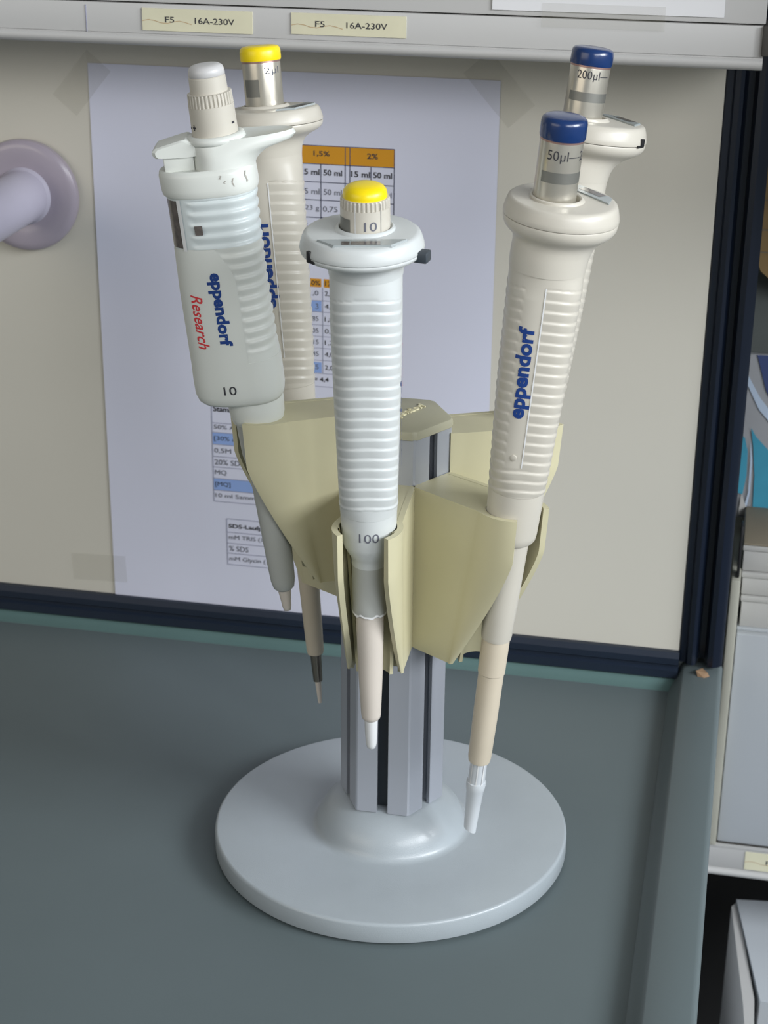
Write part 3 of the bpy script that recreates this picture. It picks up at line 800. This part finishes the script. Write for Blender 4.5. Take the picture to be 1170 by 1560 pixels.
def oval(P, t, xl, xr, D, n=72, pw=2.3, cy=0, tilt=0.0):
    row = []
    for i in range(n):
        a = 2 * pi * i / n; ca, sa = cos(a), sin(a)
        x = (abs(ca) ** (2 / pw)) * (1 if ca > 0 else -1); y = (abs(sa) ** (2 / pw)) * (1 if sa > 0 else -1)
        xx = x * (xr if x > 0 else xl)
        row.append(P.P(xx, cy + y * D, t + tilt * xx))
    return row
# head with the finger hook
secs = [(27.6, 9.2, 26.0, 7.5, 2.0), (26.9, 10.0, 29.2, 9.6, 2.0), (28.6, 10.2, 30.0, 10.6, 2.0), (30.2, 10.0, 28.5, 11.2, 2.0), (31.4, 9.8, 24.0, 11.8, 2.0), (32.6, 9.6, 19.5, 12.2, 2.0),
        (34.6, 9.5, 16.2, 12.6, 2.1), (36.5, 9.5, 14.2, 12.9, 2.2), (38.6, 9.6, 13.4, 13.1, 2.3), (45, 9.8, 13.1, 13.2, 2.3)]
hk = obj('finger_hook', *rings([oval(P, t, xl, xr, D, pw=pw) for t, xl, xr, D, pw in secs]), 'bodyl', P.e, ang=50)
P.lathe('sleeve_lip', [(25.6, 8.8), (25.4, 9.6), (26.0, 10.8), (27.4, 11.3), (28.6, 10.6)], 'bodyl', ang=60)
# lower lip of the head
secs = [(37.2, 21.0, 12.9, 11.5, 2.4), (36.8, 22.2, 13.0, 12.4, 2.4), (37.4, 23.2, 13.3, 13.4, 2.4), (39.0, 23.6, 13.5, 13.9, 2.4), (44.0, 23.4, 13.7, 14.1, 2.4), (46.0, 23.0, 13.6, 14.0, 2.4), (46.8, 22.2, 13.2, 13.6, 2.4)]
obj('head_band', *rings([oval(P, t, xl, xr, D, pw=pw) for t, xl, xr, D, pw in secs]), 'bodyl', P.e, ang=50)
# thumb lever: wedge prism
poly = [(-23.8, 30.4), (-23.9, 29.0), (-22.6, 27.8), (-13.0, 25.8), (-11.0, 25.6), (-6.6, 28.0), (-6.3, 32.2), (-9.6, 32.4), (-20.0, 31.9), (-22.9, 31.5)]
V = []
for d, k in ((-7.5, .86), (-6.6, 1.0), (6.6, 1.0), (7.5, .86)):
    for x, t in poly:
        cx_, ct = -14.5, 30.5; V.append(P.P(cx_ + (x - cx_) * k, d, ct + (t - ct) * k))
n = len(poly); F = [tuple(range(n)), tuple(range(3 * n, 4 * n))] + [(j * n + i, j * n + (i + 1) % n, (j + 1) * n + (i + 1) % n, (j + 1) * n + i) for j in range(3) for i in range(n)]
obj('ejector_lever', V, F, 'bodyl', P.e, ang=30)
V, F = bx(-20.2, -8.8, -6.5, 6.5, P.L - 38.5, P.L - 31, .6)
obj('lever_post', [v * .001 for v in V], F, 'bodyl', P.e)
# ribbed grip body (ribs on the right part only, everywhere above the label area)
def lsec(t): t = t + 5 * min(1, max(0, (t - 46.6) / 6)) ; return interp([(46.6, 21.8, 12.6, 13.4), (58, 21.7, 12.2, 13.4), (72, 22.0, 11.8, 13.5), (90, 22.6, 11.6, 13.6), (112, 22.7, 12.0, 13.7), (118, 22.8, 12.4, 13.8)], t)
rows = []; t = 46.2; n = 120
while t < 113.51:
    xl, xr, D = lsec(t); r0 = oval(P, t, xl, xr, D, n=n, pw=2.4)
    f = ((t - 47.6) / 4.3) % 1.0; k = (f / .3 if f < .3 else 1 - (f - .3) / .7)
    k = k * k * (3 - 2 * k)
    if t < 47.6 or t > 109.5: k = .6
    row = []
    for v in r0:
        x = v.x * 1000
        edge = -13.0 if t < 66.5 else (-5.5 + 6.5 * sin(pi / 2 * (t - 66.5) / 15) if t < 81.5 else 1.0 + (t - 81.5) * .03)
        w = max(0, min(1, (x - edge) / 1.2 + .5))
        if t > 108.5: w *= .3
        amp = .75 * (k - .6) * w
        c = Vector((0, 0, v.z)); dv = (v - c); dl = dv.length
        row.append(c + dv * (1 + amp * .001 / max(dl, 1e-6)))
    rows.append(row); t += .43
cut = int((66.6 - 46.2) / .43)
obj('upper_grip', *rings(rows[:cut + 1]), 'bluish', P.e, ang=60)
obj('grip', *rings(rows[cut:]), 'bodyl', P.e, ang=60)
# lower skirt
secs = [(112.8, 22.0, 11.8, 13.0), (113.0, 22.9, 12.6, 13.9), (122, 23.2, 12.7, 14.0), (127, 23.1, 12.6, 14.0), (129.8, 22.2, 12.1, 13.4), (131.2, 20.6, 11.2, 12.2), (131.8, 18, 9.6, 10.5)]
obj('body_skirt', *rings([oval(P, t, a, b, c, pw=2.4) for t, a, b, c in secs]), 'bodyl', P.e, ang=50)
# smooth label panel: lies 0.15 mm over the grip on its left front
V = []; F = []; nn = 26; rws = []
for j in range(24):
    t = 66.6 + (113.0 - 66.6) * j / 23; xl, xr, D = lsec(t)
    e = -5.5 + 6.5 * sin(pi / 2 * (t - 66.5) / 15) if t < 81.5 else 1.0
    row = []
    for i in range(nn):
        x = -xl * .999 + (e + xl * .999) * (1 - cos(pi / 2 * i / (nn - 1)))
        u = min(1, abs(x) / (xl if x < 0 else xr)); y = -D * (1 - u ** 2.4) ** (1 / 2.4)
        v = Vector((x, y, 0)); v = v * (1 + .16 / max(v.length, .1)); row.append(P.P(v.x, v.y, t))
    rws.append(row)
V = [v for r in rws for v in r]; F = [(j * nn + i, (j + 1) * nn + i, (j + 1) * nn + i + 1, j * nn + i + 1) for j in range(23) for i in range(nn - 1)]
obj('label_panel', V, F, 'bodyl', P.e, recalc=False)
def on_oval(x, t, off=.3):
    xl, xr, D = lsec(min(t, 113)) if t < 113 else (23.0, 12.6, 13.95)
    u = min(.999, abs(x) / (xl if x < 0 else xr)); y = -D * (1 - u ** 2.4) ** (1 / 2.4)
    v = Vector((x, y, 0)); v = v * (1 + off / max(v.length, .1)); return P.P(v.x, v.y, t)
def otext(s, x0, t0, mode, m, w, h, bold=0, shear=0, name='lettering'):
    V, F = text_geo(s, width=w, height=h, bold=bold, shear=shear, sub=1.2)
    if mode == 'down': out = [on_oval(x0 + q.y, t0 + q.x) for q in V]
    else: out = [on_oval(x0 + q.x, t0 - q.y) for q in V]
    return obj(name, out, F, m, P.e, smooth=False, recalc=False)
otext('eppendorf', -6.9, 90.4, 'down', 'logo_blue', 29.5, 6.4, bold=.045)
otext('Research', -15.2, 95.3, 'down', 'logo_red', 22.0, 4.6, bold=.012, shear=.28)
otext('10', -7.6, 123.6, 'across', 'ink', 5.0, 3.5)
# display window on the left edge, small square window
def opatch(name, x0, x1, t0, t1, m, off=.12):
    V = []; F = []; a, b = 9, 8
    for j in range(b + 1):
        for i in range(a + 1): V.append(on_oval(x0 + (x1 - x0) * i / a, t0 + (t1 - t0) * j / b, off))
    for j in range(b):
        for i in range(a): k = j * (a + 1) + i; F.append((k, k + a + 1, k + a + 2, k + 1))
    return obj(name, V, F, m, P.e, recalc=False)
opatch('display_window', -21.6, -17.0, 47.6, 66.0, 'display')
opatch('display_frame', -17.0, -15.6, 47.2, 67.0, 'ptip', .45)
opatch('small_window', -11.2, -8.2, 57.0, 60.6, 'display', .75)
# grime rubbed into the shoulder below the hook
for k, (x0, tt, ln) in enumerate(((1.0, 38.6, 1.4), (2.4, 40.8, 1.0), (5.4, 40.2, 3.2), (10.2, 38.4, 4.4))):
    V = []; F = []
    for i in range(9):
        t_ = tt + ln * i / 8; w_ = .12 + .16 * abs(sin(i * 1.1 + k)); xc = x0 + .25 * sin(i * .7 + k)
        for sgn in (-1, 1):
            x = xc + sgn * w_; xr = 13.9 if t_ > 37.5 else 14.6; D = 14.1 if t_ > 37.5 else 13.4
            u = min(.999, abs(x) / xr); y = -D * (1 - u ** 2.35) ** (1 / 2.35); v = Vector((x, y, 0)); v *= 1 + .06 / v.length
            V.append(P.P(v.x, v.y, t_))
    F = [(2 * i, 2 * i + 2, 2 * i + 3, 2 * i + 1) for i in range(8)]
    obj('grime', V, F, 'dirt', P.e, smooth=False, recalc=False)
P.lathe('lower_ring', [(130.5, 11.3), (134, 11.3), (139.0, 10.9), (141.4, 10.2), (142.2, 9.3)], 'bodyl')
P.lathe('ejector_sleeve', [(142.0, 9.2), (148, 9.0), (156, 8.6), (162, 7.4)], 'grey_cone')
P.lathe('nozzle_cone', [(161, 7.3), (175, 6.6), (207, 5.5), (214.5, 5.1), (217.8, 4.4), (219.0, 3.2)], 'grey_cone', ang=60)
P.lathe('nozzle_tip', [(218.5, 2.9), (224, 2.2), (227.4, 1.9), (229.0, 1.5), (229.4, .7)], 'cone', ang=60)

# ------------------------------------------------------------------ neighbouring bench seen past the right edge
sb = empty('storage_cabinet', Matrix.Translation((.30, .205, -.1090)), 'light grey storage cabinet beyond the right edge of the worktop', 'cabinet')
off = Vector((.30, .205, -.1090))
def loc(vf, off=off): return [Vector(v) - off for v in vf[0]], vf[1]
obj('front_panel', *loc(bx(.1485, .50, .205, .211, -.1090, .0226, .001)), 'cab', sb)
obj('side_panel', *loc(bx(.1430, .1481, .200, .55, -.1090, .0560, .001)), 'cab2', sb)
obj('lid', *loc(bx(.1485, .50, .212, .55, .0180, .0228, .0005)), 'cab', sb)
obj('back_body', *loc(bx(.1485, .50, .212, .56, -.1090, .0175)), 'cab', sb)
def carton(x0, x1, y0, y1, z0, z1, m, label, lidh=.0035):
    oo_ = Vector(((x0 + x1) / 2, (y0 + y1) / 2, z0))
    c = empty('carton', Matrix.Translation(oo_), label, 'box', 'flat cartons piled on the grey cabinet')
    obj('tray', *loc(bx(x0, x1, y0, y1, z0, z1 - lidh - .0001, .0006), oo_), m, c)
    obj('carton_lid', *loc(bx(x0 - .0006, x1 + .0006, y0 - .0006, y1 + .0006, z1 - lidh, z1 - .0003, .0006), oo_), m, c)
    return c
carton(.1497, .30, .214, .2690, .0228, .0415, 'card', 'lowest pale carton piled on the grey cabinet at the right')
carton(.1490, .30, .215, .2690, .0416, .0551, 'card', 'second pale carton from below on the grey cabinet')
carton(.1484, .30, .216, .2690, .0552, .0704, 'card', 'third pale carton from below on the grey cabinet')
V, F = bx(.1482, .30, .2155, .2690, .0703, .0714, .0003)
o = obj('brown_overlay', V, F, 'brown'); tag(o, 'thin brownish folder added as the top face of the third carton', 'overlay')  # thin brown sheet added to colour the top of the third carton
V, F = bx(.1456, .1472, .203, .212, .0562, .0860, .0005)
o = obj('black_strap', V, F, 'black'); tag(o, 'black strip standing against the piled cartons', 'strap')

pc = empty('picture_print', Matrix.Translation((.23, .300, .0900)), 'glossy picture with white and teal streaks behind the dark post', 'picture')
off = Vector((.23, .270, .0640))
pc.location = off
obj('board', *loc(bx(.1380, .32, .270, .274, .0640, .1600, .0004), off), 'pic_white', pc)
def pq(name, pts, m, d=.0008):
    V = [Vector((x, .270 - d, z)) - off for x, z in pts]
    obj(name, V, [tuple(range(len(V)))], m, pc, smooth=False, recalc=False)
pq('streak', [(.1520, .065), (.175, .065), (.175, .098), (.160, .103), (.1500, .1130), (.1468, .1180), (.1490, .1060), (.1510, .0900), (.1515, .0760)][::-1], 'teal')
pq('streak', [(.140, .080), (.1455, .078), (.1468, .090), (.1462, .104), (.1440, .112), (.140, .114)][::-1], 'teal')
pq('streak', [(.1465, .1600), (.190, .1600), (.190, .1250), (.1600, .1290), (.1530, .1400)], 'navy')
pq('streak', [(.1415, .1450), (.1415, .1500), (.1500, .1360), (.1610, .1230), (.1610, .1170), (.1500, .1290)], 'pic_light')
pq('streak', [(.1478, .066), (.1495, .080), (.1490, .100), (.1470, .112), (.1480, .100), (.1485, .080), (.1462, .066)], 'pic_light', .0012)
pq('streak', [(.1440, .066), (.1500, .066), (.1450, .0790)], 'card', .0014)
o = obj('grey_panel', *bx(.1380, .40, .300, .308, .064, .215, .001), 'grey_board'); tag(o, 'plain grey panel above the streaked picture', 'panel')
# tan wooden board with rounded lower corner
poly = [(.1405, .30), (.1415, .235), (.1424, .2110), (.1440, .2065), (.1480, .2031), (.1600, .1985), (.1850, .1960), (.1850, .30)]
wb = empty('wooden_board', Matrix.Translation((.16, .27, .1960)), 'tan wooden board with a rounded corner beside the dark post', 'board')
off = Vector((.16, .27, .1960))
V, F = prism(poly, lambda a, b, d: Vector((a, d, b)) - off, .270, .282)
obj('plank', V, F, 'wood', wb, ang=30)
for dz in (.012, .024, .040):
    V, F = bx(.1430, .185, .2692, .2704, .2045 + dz, .2051 + dz)
    obj('groove', *loc((V, F), off), 'brown', wb)

t2 = trunking('cable_trunking', .1400, .60, .2000, -.1290, .045, .0195, 'lower light grey cable trunking beyond the right edge of the worktop')
sticker(.1650, .2200, -.1222, -.1108, .2004, 'F5', '16A-230V', 'cream label on the lower trunking beyond the right edge of the worktop')
c = obj('under_bench_shade', *bx(.1400, .60, .34, .36, -.90, -.1300), 'dark'); tag(c, 'near-black sheet painting the shade under the lower trunking', kind='structure')  # dark board stands in for the unlit space

# white carton and tray under the trunking at the lower right
def slab(name, pts, z0, z1, m, label, cat):
    V, F = prism(pts, lambda a, b, d: Vector((a, b, d)), z0, z1)
    o = obj(name, V, F, m, ang=20); return tag(o, label, cat)
slab('document_box', [(.1639, .2403), (.2300, .2480), (.2300, .1400), (.1791, .1457)], -.260, -.170, 'cab', 'white box with a slanting edge at the lower right corner below the trunking', 'box')
slab('tray_wall', [(.1612, .2350), (.1640, .2400), (.1690, .2060), (.1760, .1500), (.1765, .1100), (.1722, .1100), (.1700, .1450)], -.400, -.1720, 'trunk', 'narrow grey upright sheet leaning beside the white box', 'divider')
